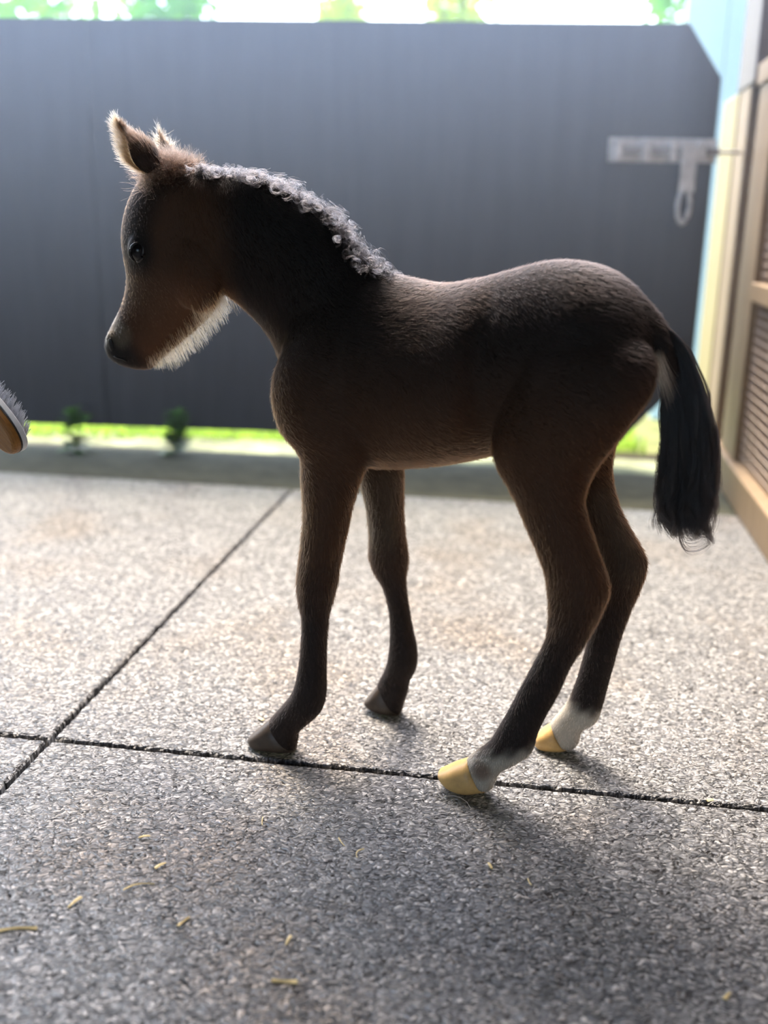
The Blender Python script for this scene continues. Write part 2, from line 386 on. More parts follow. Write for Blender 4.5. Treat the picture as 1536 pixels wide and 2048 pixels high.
# grass behind the gate
def blades(n, fn, hgt, wd, bend=.5):
    V, Fc = [], []
    for _ in range(n):
        p = fn(); h = hgt * random.uniform(.4, 1.2); a = random.uniform(0, 6.283); d = Vector((math.cos(a), math.sin(a), 0)); s = Vector((-d.y, d.x, 0)) * wd
        b = len(V); m_ = p + d * h * .15 * bend + Vector((0, 0, h * .6)); t_ = p + d * h * .6 * bend + Vector((0, 0, h))
        V += [p - s, p + s, m_ + s * .8, m_ - s * .8, t_]
        Fc += [(b, b + 1, b + 2, b + 3), (b + 3, b + 2, b + 4)]
    return V, Fc
V, Fc = blades(16000, lambda: Vector((random.uniform(-2.4, .93), random.uniform(3.55, 4.6), -.03)), .07, .0035)
g = pydata('grass', V, Fc, leaf_mat('grass_blade', (.17, .26, .08), .45)); tag(g, 'sunlit yellow-green grass seen under the gate', 'grass', kind='stuff')
WEED = leaf_mat('weed_leaf', (.05, .13, .02), .35)
for px, py, hh, lab in ((150, 898, .15, 'dark green weed under the gate near the grooming brush'), (352, 905, .14, 'dark green weed growing under the gate below the foal muzzle')):
    p = ground(px, py); V, Fc = [], []
    for k in range(110):
        a = random.uniform(0, 6.283); z0 = hh * random.random() ** .8; l = .055 * (1.15 - .5 * z0 / hh) * random.uniform(.6, 1.2); d = Vector((math.cos(a), math.sin(a), random.uniform(-.3, .6))); s = Vector((-math.sin(a), math.cos(a), 0)) * l * .33
        b = len(V); q = Vector((random.uniform(-.015, .015), random.uniform(-.015, .015), z0))
        V += [q, q + d * l * .45 + s, q + d * l, q + d * l * .45 - s]; Fc += [(b, b + 1, b + 2, b + 3)]
    w = pydata('weed_plant', V, Fc, WEED); p = at(px, 870, 3.29); w.location = (p.x, p.y, -.006); tag(w, lab, 'plant')

# ------------------------------------------------------------------ the foal
FU = Vector((-.927, .374, 0)).normalized(); FV = Vector((FU.y, -FU.x, 0))
if FV.y > 0: FV = -FV                                  # FV: towards the viewer's side of the foal
FO = (ground(548, 1495) + ground(772, 1424) + ground(930, 1580) + ground(1112, 1497)) / 4; FO.z = 0
def body_pt(px, py, v): return on_plane(px, py, FO + FV * v, FV)
def uvz(p): q = p - FO; return q.dot(FU), q.dot(FV), q.z

def section(s):
    tx, ty, bx, by, v, w = s[:6]; k = s[6] if len(s) > 6 else 0.0
    T = body_pt(tx, ty, v); B = body_pt(bx, by, v); Cc = (T + B) / 2; A = (T - B) / 2
    d = Vector((tx - bx, ty - by)); p = d.length / 2; d.normalize()
    c0 = project(Cc); c1 = project(Cc + FV * w); q = abs((c1[0] - c0[0]) * d.x + (c1[1] - c0[1]) * d.y)
    return Cc, A * (math.sqrt(max(p * p - q * q, (.45 * p) ** 2)) / p), w, k
def catmull(P, t):
    n = len(P); i = min(int(t), n - 2); f = t - i
    p0, p1, p2, p3 = P[max(i - 1, 0)], P[i], P[i + 1], P[min(i + 2, n - 1)]
    return .5 * ((2 * p1) + (-p0 + p2) * f + (2 * p0 - 5 * p1 + 4 * p2 - p3) * f * f + (-p0 + 3 * p1 - 3 * p2 + p3) * f ** 3)
def loft(secs, sub=5, K=32, cap=True, power=1.0):
    S = [section(s) for s in secs]
    P = [np.array([*c, *a, w, k]) for c, a, w, k in S]
    V, Fc = [], []; n = (len(P) - 1) * sub + 1
    for i in range(n):
        q = catmull(P, i / sub); c = Vector(q[:3]); a = Vector(q[3:6]); w, k = q[6], q[7]
        for j in range(K):
            g = 2 * math.pi * j / K; cs, sn = math.cos(g), math.sin(g)
            V.append(c + a * cs + FV * (w * math.copysign(abs(sn) ** power, sn) * (1 - k * cs)))
    for i in range(n - 1):
        for j in range(K):
            j2 = (j + 1) % K; Fc.append((i * K + j, i * K + j2, (i + 1) * K + j2, (i + 1) * K + j))
    if cap: Fc.append(tuple(range(K))[::-1]); Fc.append(tuple((n - 1) * K + j for j in range(K)))
    return V, Fc

TORSO = [(588, 735, 588, 800, 0, .028), (596, 680, 596, 850, 0, .056), (608, 620, 608, 890, 0, .076), (645, 565, 645, 915, 0, .092, .15), (720, 535, 720, 930, 0, .098, .22),
         (790, 548, 790, 934, 0, .104, .22), (880, 565, 880, 929, 0, .112, .18), (950, 557, 950, 918, 0, .113, .15), (998, 546, 994, 908, 0, .093, .10), (1030, 537, 1025, 900, 0, .092, .08), (1100, 521, 1090, 900, 0, .092),
         (1170, 523, 1160, 890, 0, .096, -.05), (1230, 544, 1222, 850, 0, .086, -.05), (1278, 584, 1270, 800, 0, .066), (1312, 636, 1300, 740, 0, .036)]
NECK = [(800, 590, 640, 830, 0, .070), (762, 552, 582, 760, 0, .066), (712, 500, 552, 692, 0, .056), (660, 440, 524, 652, 0, .048), (598, 395, 490, 618, 0, .043),
        (525, 362, 458, 592, 0, .043), (458, 350, 425, 565, 0, .045), (400, 345, 375, 500, 0, .044), (350, 340, 340, 430, 0, .036)]
HEAD = [(322, 322, 385, 335, 0, .026), (290, 345, 415, 380, 0, .040), (264, 384, 440, 440, 0, .050), (251, 425, 453, 515, 0, .056), (247, 465, 456, 570, 0, .058), (251, 505, 446, 600, 0, .054),
        (257, 545, 414, 640, 0, .044), (253, 580, 388, 666, 0, .036), (243, 612, 364, 686, 0, .032), (229, 640, 346, 702, 0, .032), (215, 668, 330, 715, 0, .033), (211, 692, 318, 727, 0, .031),
        (222, 713, 308, 737, 0, .025), (243, 727, 292, 740, 0, .014)]
NF = [(640, 610, 720, 640, .045, .022), (572, 690, 740, 720, .060, .040), (544, 770, 745, 800, .067, .044), (558, 850, 746, 868, .071, .044), (599, 905, 740, 925, .068, .040), (602, 951, 725, 958, .070, .036), (606, 1012, 707, 1015, .073, .032),
      (603, 1066, 696, 1066, .076, .028), (596, 1130, 681, 1135, .079, .027), (593, 1170, 676, 1172, .081, .027), (597, 1205, 667, 1205, .082, .024), (603, 1237, 659, 1237, .083, .020),
      (601, 1288, 655, 1288, .084, .019), (595, 1340, 654, 1340, .085, .020), (585, 1380, 653, 1390, .086, .0225), (567, 1406, 643, 1424, .087, .0215), (551, 1424, 618, 1448, .087, .0200), (538, 1440, 598, 1466, .087, .0215), (542, 1450, 594, 1484, .087, .0215), (550, 1472, 590, 1501, .087, .019)]
FF = [(650, 760, 790, 780, -.058, .036), (680, 850, 800, 860, -.066, .038), (703, 915, 807, 925, -.068, .036), (721, 968, 808, 970, -.071, .032), (733, 1018, 808, 1020, -.074, .028), (738, 1069, 811, 1070, -.077, .026),
      (738, 1110, 817, 1117, -.080, .026), (748, 1143, 814, 1148, -.082, .023), (765, 1172, 813, 1172, -.083, .0195), (776, 1214, 818, 1210, -.085, .0175), (780, 1254, 826, 1258, -.086, .0175),
      (778, 1298, 835, 1303, -.087, .0205), (772, 1331, 833, 1338, -.087, .0205), (759, 1358, 820, 1364, -.087, .0185), (754, 1370, 816, 1384, -.087, .020), (760, 1384, 808, 1406, -.087, .020), (768, 1402, 802, 1428, -.087, .017)]
NH = [(1075, 600, 1270, 660, .040, .030), (1034, 700, 1312, 720, .057, .044), (1006, 785, 1306, 785, .068, .048), (989, 848, 1262, 848, .072, .047), (984, 893, 1226, 897, .072, .044), (994, 931, 1194, 940, .069, .041), (1013, 966, 1177, 975, .071, .037),
      (1032, 1003, 1170, 1008, .072, .034), (1055, 1060, 1180, 1050, .074, .030), (1075, 1106, 1197, 1103, .076, .028), (1090, 1152, 1214, 1150, .078, .027), (1095, 1195, 1220, 1186, .079, .0265), (1096, 1233, 1203, 1232, .080, .0235),
      (1091, 1275, 1172, 1288, .081, .0205), (1071, 1318, 1141, 1337, .082, .0190), (1046, 1364, 1118, 1388, .083, .0190), (1021, 1411, 1093, 1432, .083, .0195), (1001, 1446, 1076, 1468, .084, .0215), (979, 1481, 1064, 1506, .084, .0235),
      (955, 1499, 1034, 1527, .084, .0215), (939, 1510, 1006, 1541, .084, .0205), (934, 1519, 994, 1556, .084, .0220), (942, 1538, 988, 1572, .084, .0215), (950, 1562, 980, 1581, .084, .017)]
FH = [(1085, 650, 1290, 680, -.045, .036), (1075, 750, 1288, 745, -.058, .043), (1062, 850, 1245, 850, -.066, .042), (1078, 930, 1225, 933, -.069, .038), (1108, 1000, 1236, 1003, -.071, .033), (1140, 1055, 1259, 1053, -.073, .029),
      (1170, 1105, 1287, 1103, -.075, .0265), (1182, 1145, 1296, 1132, -.076, .0255), (1186, 1180, 1284, 1176, -.077, .0235), (1183, 1225, 1262, 1225, -.078, .0205), (1173, 1285, 1241, 1284, -.079, .0190),
      (1161, 1330, 1228, 1332, -.080, .0190), (1149, 1368, 1216, 1374, -.081, .0200), (1135, 1400, 1206, 1412, -.082, .0225), (1117, 1424, 1194, 1444, -.082, .0225), (1104, 1440, 1170, 1458, -.082, .0205), (1099, 1449, 1161, 1470, -.082, .0215), (1105, 1462, 1158, 1486, -.082, .021), (1114, 1480, 1146, 1499, -.082, .017)]
DOCK = [(1262, 566, 1260, 680, 0, .036), (1300, 606, 1290, 700, 0, .030), (1330, 644, 1308, 712, 0, .024), (1352, 690, 1324, 722, 0, .020), (1372, 750, 1336, 762, 0, .018), (1385, 830, 1352, 836, 0, .014), (1388, 890, 1368, 893, 0, .008)]

V, Fc = [], []
for secs in (TORSO, NECK, HEAD, NF, FF, NH, FH, DOCK):
    v_, f_ = loft(secs); b = len(V); V += v_; Fc += [tuple(i + b for i in f) for f in f_]
def blob(px, py, v, ru, rv, rz_, tilt=0.0):
    c = body_pt(px, py, v); bmb = bmesh.new(); bmesh.ops.create_uvsphere(bmb, u_segments=24, v_segments=16, radius=1)
    base = len(V); ct, st_ = math.cos(tilt), math.sin(tilt)
    for w_ in bmb.verts:
        a, b_, z_ = w_.co.x * ru, w_.co.y * rv, w_.co.z * rz_
        V.append(c + FU * (a * ct - z_ * st_) + FV * b_ + Vector((0, 0, a * st_ + z_ * ct)))
    for f_ in bmb.faces: Fc.append(tuple(base + w_.index for w_ in f_.verts))
    bmb.free()
blob(285, 497, .040, .020, .020, .024)            # eye socket
blob(282, 497, -.040, .020, .020, .024)
blob(385, 545, .036, .042, .020, .055, -.35)      # cheek
blob(385, 545, -.036, .042, .020, .055, -.35)
blob(228, 680, .020, .011, .013, .015); blob(228, 680, -.020, .011, .013, .015)   # nostrils
me = bpy.data.meshes.new('foal_raw'); me.from_pydata([tuple(p) for p in V], [], Fc); me.update()
tmp = bpy.data.objects.new('foal_raw', me); C.objects.link(tmp)
bm = bmesh.new(); bm.from_mesh(me); bmesh.ops.recalc_face_normals(bm, faces=bm.faces[:]); bm.to_mesh(me); bm.free()
md = tmp.modifiers.new('r', 'REMESH'); md.mode = 'VOXEL'; md.voxel_size = .0034; md.use_smooth_shade = True
md = tmp.modifiers.new('s', 'SMOOTH'); md.factor = .5; md.iterations = 6
dg = bpy.context.evaluated_depsgraph_get()
me2 = bpy.data.meshes.new_from_object(tmp.evaluated_get(dg)); me2.name = 'body'
bpy.data.objects.remove(tmp)

def smooth01(x): x = np.clip(x, 0, 1); return x * x * (3 - 2 * x)
def seg_dist(P, a, b):
    a = np.array(a); b = np.array(b); ab = b - a; t = np.clip(((P - a) @ ab) / (ab @ ab), 0, 1)
    return np.linalg.norm(P - (a + t[:, None] * ab), axis=1), t
# anatomical landmarks on the mid plane (u, z)
def uz(px, py, v=0):
    a = uvz(body_pt(px, py, v)); return (a[0], a[2])
LM = dict(poll=uz(360, 330), muz=uz(225, 690), crest1=uz(560, 370), crest2=uz(760, 540), back=uz(890, 566), croup=uz(1150, 520), tail=uz(1320, 650), jaw=uz(420, 620), chin=uz(310, 735), brow=uz(252, 480), nose=uz(248, 600), eye=uz(272, 505, .055))
NECKDIR = None
def coat(Pw):
    """coat colour of the foal, with a painted nose rim, at world points (N,3)"""
    q = Pw - np.array(FO); u = q @ np.array(FU); v = q @ np.array(FV); z = q[:, 2]; UZ = np.stack([u, z], 1)
    brown = np.array([.068, .032, .0155]); dark = np.array([.009, .0075, .007]); red = np.array([.12, .045, .016]); pale = np.array([.24, .19, .13]); white = np.array([.60, .53, .42]); black = np.array([.012, .010, .009])
    col = np.tile(brown, (len(Pw), 1))
    def mixin(c, m): nonlocal col; col = col * (1 - m[:, None]) + c * m[:, None]
    zt = .55
    mixin(dark * 1.3, .88 * smooth01((z - .48) / .15) * (1 - smooth01((u - uz(520, 480)[0]) / .06)))
    d, _ = seg_dist(UZ, LM['crest1'], LM['crest2']); mixin(dark, smooth01(1 - d / .11))
    d, _ = seg_dist(UZ, LM['poll'], LM['crest1']); mixin(dark, .8 * smooth01(1 - d / .05))
    d, _ = seg_dist(UZ, LM['croup'], LM['tail']); mixin(dark, .7 * smooth01(1 - d / .07))
    # legs darken from the knee down
    mixin(dark * 1.4, .82 * smooth01((.34 - z) / .14))
    # head
    d, _ = seg_dist(UZ, LM['jaw'], LM['chin']); mixin(red, .9 * smooth01(1 - d / .08))
    d, _ = seg_dist(UZ, LM['brow'], LM['nose']); mixin(red, .7 * smooth01(1 - d / .022) * (z < LM['brow'][1] - .03))  # red painted along the nose contour for its translucent rim glow
    d = np.linalg.norm(UZ - np.array(LM['muz']), axis=1); mixin(dark * .8, smooth01(1.6 - d / .045)); d = np.linalg.norm(UZ - np.array(uz(275, 722)), axis=1); mixin(dark * .9, .85 * smooth01(1.5 - d / .030))
    d = np.linalg.norm(UZ - np.array(uz(238, 648)), axis=1); mixin(pale, .8 * smooth01(1.3 - d / .022))
    d = np.linalg.norm(UZ - np.array(uz(268, 668)), axis=1); mixin(pale, .45 * smooth01(1.3 - d / .02))
    d = np.linalg.norm(UZ - np.array(LM['eye']), axis=1); mixin(dark, .85 * smooth01(1.6 - d / .028)); d, _ = seg_dist(UZ, uz(300, 380, .03), uz(268, 470, .045)); mixin(dark * 1.3, .75 * smooth01(1.4 - d / .035))
    # white socks behind
    near = v > 0; hind = u < -.02
    sock_n = hind & near; sock_f = hind & ~near
    un, zn = uz(952, 1510, .084); wob = .0022 * np.sin(u * 330 + z * 190) + .0018 * np.sin(v * 410 - z * 250)
    m = smooth01((.004 + wob - .35 * (u - un) - (z - zn) + .012) / .026) * sock_n; mixin(white, m * .85)
    d = np.linalg.norm(UZ - np.array(uz(972, 1528, .084)), axis=1); mixin(brown * 2.2, .75 * smooth01(1.4 - d / .014) * sock_n * (v > .09))
    d = np.linalg.norm(UZ - np.array(uz(965, 1540, .084)), axis=1)
    uf, zf = uz(1150, 1405, -.082); m = smooth01((zf + .016 + wob - z - .25 * (uf - u)) / .030) * sock_f; mixin(white * .95, m)
    # paler inside of the far legs
    mixin(pale * .4, .5 * smooth01((v + .075) / .02) * (v < -.03) * smooth01((.44 - z) / .05) * smooth01((z - .25) / .06))
    return np.clip(col, .002, 1)

nv = len(me2.vertices); co = np.empty(nv * 3, np.float32); me2.vertices.foreach_get('co', co); co = co.reshape(-1, 3)
co[:, 2] = np.maximum(co[:, 2], .0015); me2.vertices.foreach_set('co', co.ravel()); me2.update()
cc = coat(co.astype(np.float64)); at_ = me2.color_attributes.new('coat', 'FLOAT_COLOR', 'POINT')
at_.data.foreach_set('color', np.concatenate([cc * .75, np.ones((nv, 1))], 1).astype(np.float32).ravel())
def skin_mat():
    m, nt, b = new_mat('foal_coat')
    a = N(nt, 'ShaderNodeAttribute'); a.attribute_name = 'coat'
    nt.links.new(a.outputs['Color'], b.inputs['Base Color']); b.inputs['Roughness'].default_value = .75; b.inputs['Specular IOR Level'].default_value = .25
    b.inputs['Sheen Weight'].default_value = 0
    return m
def hair_mat(name, rough=.35, rad_rough=.5, attr=True, col=(.02, .016, .014), coat_=0.0, ior=1.25):
    m = bpy.data.materials.new(name); m.use_nodes = True; nt = m.node_tree; nt.nodes.clear()
    o = nt.nodes.new('ShaderNodeOutputMaterial'); h = nt.nodes.new('ShaderNodeBsdfHairPrincipled'); h.model = 'CHIANG'; h.parametrization = 'COLOR'
    h.inputs['Roughness'].default_value = rough; h.inputs['Radial Roughness'].default_value = rad_rough; h.inputs['Random Roughness'].default_value = .2
    h.inputs['Coat'].default_value = coat_; h.inputs['IOR'].default_value = ior
    if attr:
        a = nt.nodes.new('ShaderNodeAttribute'); a.attribute_name = 'coat'; nt.links.new(a.outputs['Color'], h.inputs['Color'])
    else: h.inputs['Color'].default_value = (*col, 1)
    nt.links.new(h.outputs[0], o.inputs[0]); return m

foal = empty('foal', FO)
tag(foal, 'dark bay newborn foal with a curly mane standing on the rubber floor', 'foal')
def adopt(o): o.parent = foal; o.matrix_parent_inverse = Matrix.Translation(-FO); return o
body = link('body', me2, skin_mat(), None, True); adopt(body)

# hooves
HORN = simple('horn_amber', (.60, .37, .13), .45, .45, 0, .18, 60)
HORN_D = simple('horn_dark', (.055, .038, .025), .5, .4, 0, .3, 60)
def hoof(secs, v, mat, label=None):
    """wedge of horn: front/back pairs from the coronet out to the toe"""
    P = [np.array([*c, *a, w_, k]) for c, a, w_, k in (section((*q[:4], v, q[4])) for q in secs)]; K = 36; V = []; n = (len(P) - 1) * 5 + 1
    for i in range(n):
        q = catmull(P, i / 5); c = Vector(q[:3]); a = Vector(q[3:6])
        for j in range(K):
            g = 2 * math.pi * j / K; p = c + a * (math.copysign(abs(math.cos(g)) ** .85, math.cos(g))) + FV * (q[6] * math.copysign(abs(math.sin(g)) ** .85, math.sin(g)))
            p.z = max(p.z, .0012); V.append(p)
    Fc = []
    for i in range(n - 1):
        for j in range(K):
            j2 = (j + 1) % K; Fc.append((i * K + j, i * K + j2, (i + 1) * K + j2, (i + 1) * K + j))
    Fc.append(tuple(range(K))[::-1]); Fc.append(tuple((n - 1) * K + j for j in range(K)))
    o = pydata('hoof', V, Fc, mat, None, True); adopt(o)
    if label: o['label'] = label
    return o
hoof([(543, 1436, 590, 1502, .0205), (536, 1441, 576, 1502, .0235), (519, 1454, 545, 1500, .0235), (507, 1463, 520, 1495, .020), (501, 1470, 506, 1484, .013)], .087, HORN_D)
hoof([(760, 1364, 798, 1430, .0185), (753, 1372, 786, 1430, .0215), (743, 1384, 764, 1424, .0215), (736, 1392, 747, 1416, .018), (732, 1398, 737, 1409, .012)], -.087, HORN_D)
hoof([(937, 1514, 972, 1583, .0205), (929, 1518, 962, 1583, .0245), (905, 1526, 936, 1585, .0245), (889, 1533, 908, 1576, .0215), (879, 1537, 890, 1561, .015)], .084, HORN, 'amber yellow hoof')
hoof([(1104, 1443, 1134, 1500, .0195), (1097, 1448, 1125, 1501, .0230), (1085, 1455, 1104, 1501, .0225), (1076, 1462, 1087, 1499, .019), (1071, 1472, 1075, 1491, .013)], -.082, HORN, 'amber yellow hoof')

# surface queries
bvh = BVHTree.FromPolygons([Vector(c) for c in co], [tuple(p.vertices) for p in me2.polygons])
def hit(px, py):
    o = Vector((0, 0, H)); d = ray(px, py).normalized(); r = bvh.ray_cast(o, d)
    return r[0], r[1]

# eye with lids
ep, en = hit(274, 505)
if ep is None: ep, en = hit(290, 505)
eye_c = ep - en * .0112
bm = bmesh.new(); bmesh.ops.create_uvsphere(bm, u_segments=24, v_segments=16, radius=.0150)
eye = from_bm('eye', bm, simple('eye_dark', (.006, .005, .006), .22, .25), None, True); eye.location = eye_c; adopt(eye)
fwd = (FU * .35 + Vector((0, 0, -.94))).normalized(); fwd = (fwd - en * fwd.dot(en)).normalized(); sidev = en.cross(fwd)
LID = simple('eyelid_skin', (.014, .012, .012), .4, .5)
for s in (-1, 1):
    path = []
    for a in np.linspace(-1.35, 1.35, 13):
        d = (fwd * math.sin(a) * 1.0 + sidev * s * math.cos(a) * .62 + en * (.55 + .25 * math.cos(a)))
        path.append(eye_c + d.normalized() * .0158)
    Vv, Ff = tube_mesh([path], .0020, 8, lambda q: .5 + math.sin(q * math.pi) * .7); adopt(pydata('eyelid', Vv, Ff, LID, None, True))
# nostril and mouth line
NOST = simple('nostril_skin', (.006, .005, .005), .5, .4)
npos, nn = hit(222, 690)
if npos is not None:
    bm = bmesh.new(); bmesh.ops.create_uvsphere(bm, u_segments=16, v_segments=10, radius=1)
    o = from_bm('nostril', bm, NOST, None, True); o.scale = (.0045, .0105, .003)
    up = Vector((0, 0, 1)); yv = (up - nn * up.dot(nn)).normalized(); xv = yv.cross(nn)
    m_ = Matrix((xv, yv, nn)).transposed().to_4x4(); m_.translation = npos - nn * .0005
    o.matrix_world = m_ @ Matrix.Diagonal((.0045, .0105, .003, 1)); 
    o.parent = foal; o.matrix_parent_inverse = Matrix.Translation(-FO)
pts = [hit(x, y) for x, y in ((228, 712), (234, 715), (241, 717), (248, 719), (254, 723))]
pts = [p + n * .0003 for p, n in pts if p is not None]
if len(pts) > 2:
    Vv, Ff = tube_mesh([pts], .0013, 6); adopt(pydata('mouth_line', Vv, Ff, NOST, None, True))

# ears: cupped leaves of skin
EARM = simple('ear_skin', (.030, .018, .014), .8, .2)
def ear(base, tip, w, open_dir, name='ear'):
    ax = tip - base; L = ax.length; ax.normalize(); od = (open_dir - ax * open_dir.dot(ax)).normalized(); sd = ax.cross(od)
    nl, nw = 14, 11; V = []
    for layer in (0, 1):
        for i in range(nl):
            t = i / (nl - 1); ww = w * (math.sin(math.pi * min(1, .22 + .78 * t)) ** .7) * (1 - t) ** .45 * (.55 + .6 * t * (1 - t) * 2.4)
            for j in range(nw):
                a = (j / (nw - 1) - .5) * 2 * (1.9 - .9 * t); r = ww - layer * .0022
                V.append(base + ax * (L * t) + sd * (r * math.sin(a)) - od * (r * math.cos(a) - .3 * ww) + od * (.10 * L * t * t))
    Fc = []; q = nl * nw
    for i in range(nl - 1):
        for j in range(nw - 1):
            a, b, c, d = i * nw + j, i * nw + j + 1, (i + 1) * nw + j + 1, (i + 1) * nw + j
            Fc += [(a, b, c, d), (q + d, q + c, q + b, q + a)]
    for i in range(nl - 1):
        for j in (0, nw - 1):
            a, d = i * nw + j, (i + 1) * nw + j; Fc.append((a, d, q + d, q + a) if j == 0 else (d, a, q + a, q + d))
    for j in range(nw - 1):
        a, b = (nl - 1) * nw + j, (nl - 1) * nw + j + 1; Fc.append((a, b, q + b, q + a))
    o = pydata(name, V, Fc, EARM, None, True); adopt(o); return V[:q], nl, nw, ax
EAR_N = ear(body_pt(312, 338, .034), body_pt(246, 246, .050), .034, (FU * 1.0 + FV * .08 + Vector((0, 0, -.3))))
EAR_F = ear(body_pt(345, 335, -.030), body_pt(321, 264, -.045), .015, (FU * .7 - FV * .6))

# ------------------------------------------------------------------ hair
def hair_object(name, strands, radius, mat, colors=None, tip=.35):
    """strands: (n, k, 3) array of points"""
    n, k, _ = strands.shape
    cu = bpy.data.hair_curves.new(name); cu.add_curves([k] * n)
    cu.position_data.foreach_set('vector', strands.astype(np.float32).ravel())
    ra = cu.attributes.get('radius') or cu.attributes.new('radius', 'FLOAT', 'POINT')
    prof = np.linspace(1, tip, k); rr = (np.ones((n, 1)) * prof) * (radius if np.isscalar(radius) else np.asarray(radius)[:, None])
    ra.data.foreach_set('value', rr.astype(np.float32).ravel())
    if colors is not None:
        ca = cu.attributes.new('coat', 'FLOAT_COLOR', 'CURVE'); ca.data.foreach_set('color', np.concatenate([colors, np.ones((n, 1))], 1).astype(np.float32).ravel())
    cu.materials.append(mat)
    o = bpy.data.objects.new(name, cu); C.objects.link(o); adopt(o); o['kind'] = 'stuff'; return o
def unit(a): return a / np.maximum(np.linalg.norm(a, axis=-1, keepdims=True), 1e-9)
FURM = hair_mat('fur', .38, .6); MANEM = hair_mat('mane_hair', .24, .4, coat_=.1, ior=1.5)
tri = []
me2.calc_loop_triangles(); nt_ = len(me2.loop_triangles); ti = np.empty(nt_ * 3, np.int32); me2.loop_triangles.foreach_get('vertices', ti); ti = ti.reshape(-1, 3)
vn = np.empty(nv * 3, np.float32); me2.vertices.foreach_get('normal', vn); vn = vn.reshape(-1, 3).astype(float); cod = co.astype(float)
ta = np.linalg.norm(np.cross(cod[ti[:, 1]] - cod[ti[:, 0]], cod[ti[:, 2]] - cod[ti[:, 0]]), axis=1) / 2
def sample(n, weight=None):
    p = ta * (1 if weight is None else weight); idx = rng.choice(nt_, n, p=p / p.sum())
    r1, r2 = rng.random(n), rng.random(n); s = np.sqrt(r1); b = np.stack([1 - s, s * (1 - r2), s * r2], 1)
    return (cod[ti[idx]] * b[:, :, None]).sum(1), unit((vn[ti[idx]] * b[:, :, None]).sum(1))
fu, fv, fz = np.array(FU), np.array(FV), np.array([0, 0, 1.])
def flow(P):
    q = P - np.array(FO); u = q @ fu; z = q[:, 2]
    d = np.tile(-fu * .85 - fz * .45, (len(P), 1))                         # trunk: backwards and down
    leg = smooth01((.46 - z) / .10)[:, None]; d = d * (1 - leg) + (-fz * 1.0 - fu * .12) * leg
    hd = smooth01((u - uz(470, 480)[0]) / .05)[:, None]; d = d * (1 - hd) + (-fz * .9 - fu * .35) * hd
    nk = (smooth01((u - uz(700, 500)[0]) / .08) * smooth01((z - .48) / .08))[:, None] * (1 - hd); d = d * (1 - nk) + (-fz * .75 - fu * .55) * nk
    d += .35 * np.stack([np.sin(31 * P[:, 2] + 17 * u), np.sin(23 * u + 1.3), np.cos(27 * u + 19 * P[:, 2])], 1) * .6
    return unit(d)
def grow(P, Nn, D, L, lift, k=4, curl=.15, droop=.4):
    n = len(P); T = unit(D - Nn * (D * Nn).sum(1, keepdims=True)); jit = rng.normal(0, .11, (n, 3)); d0 = unit(T * np.cos(lift)[:, None] + Nn * np.sin(lift)[:, None] + jit)
    S = np.empty((n, k, 3)); S[:, 0] = P - Nn * .0006; d = d0; step = L / (k - 1)
    for i in range(1, k):
        S[:, i] = S[:, i - 1] + d * step[:, None]
        d = unit(d + T * droop / (k - 1) + rng.normal(0, curl, (n, 3)) / (k - 1))
    return S
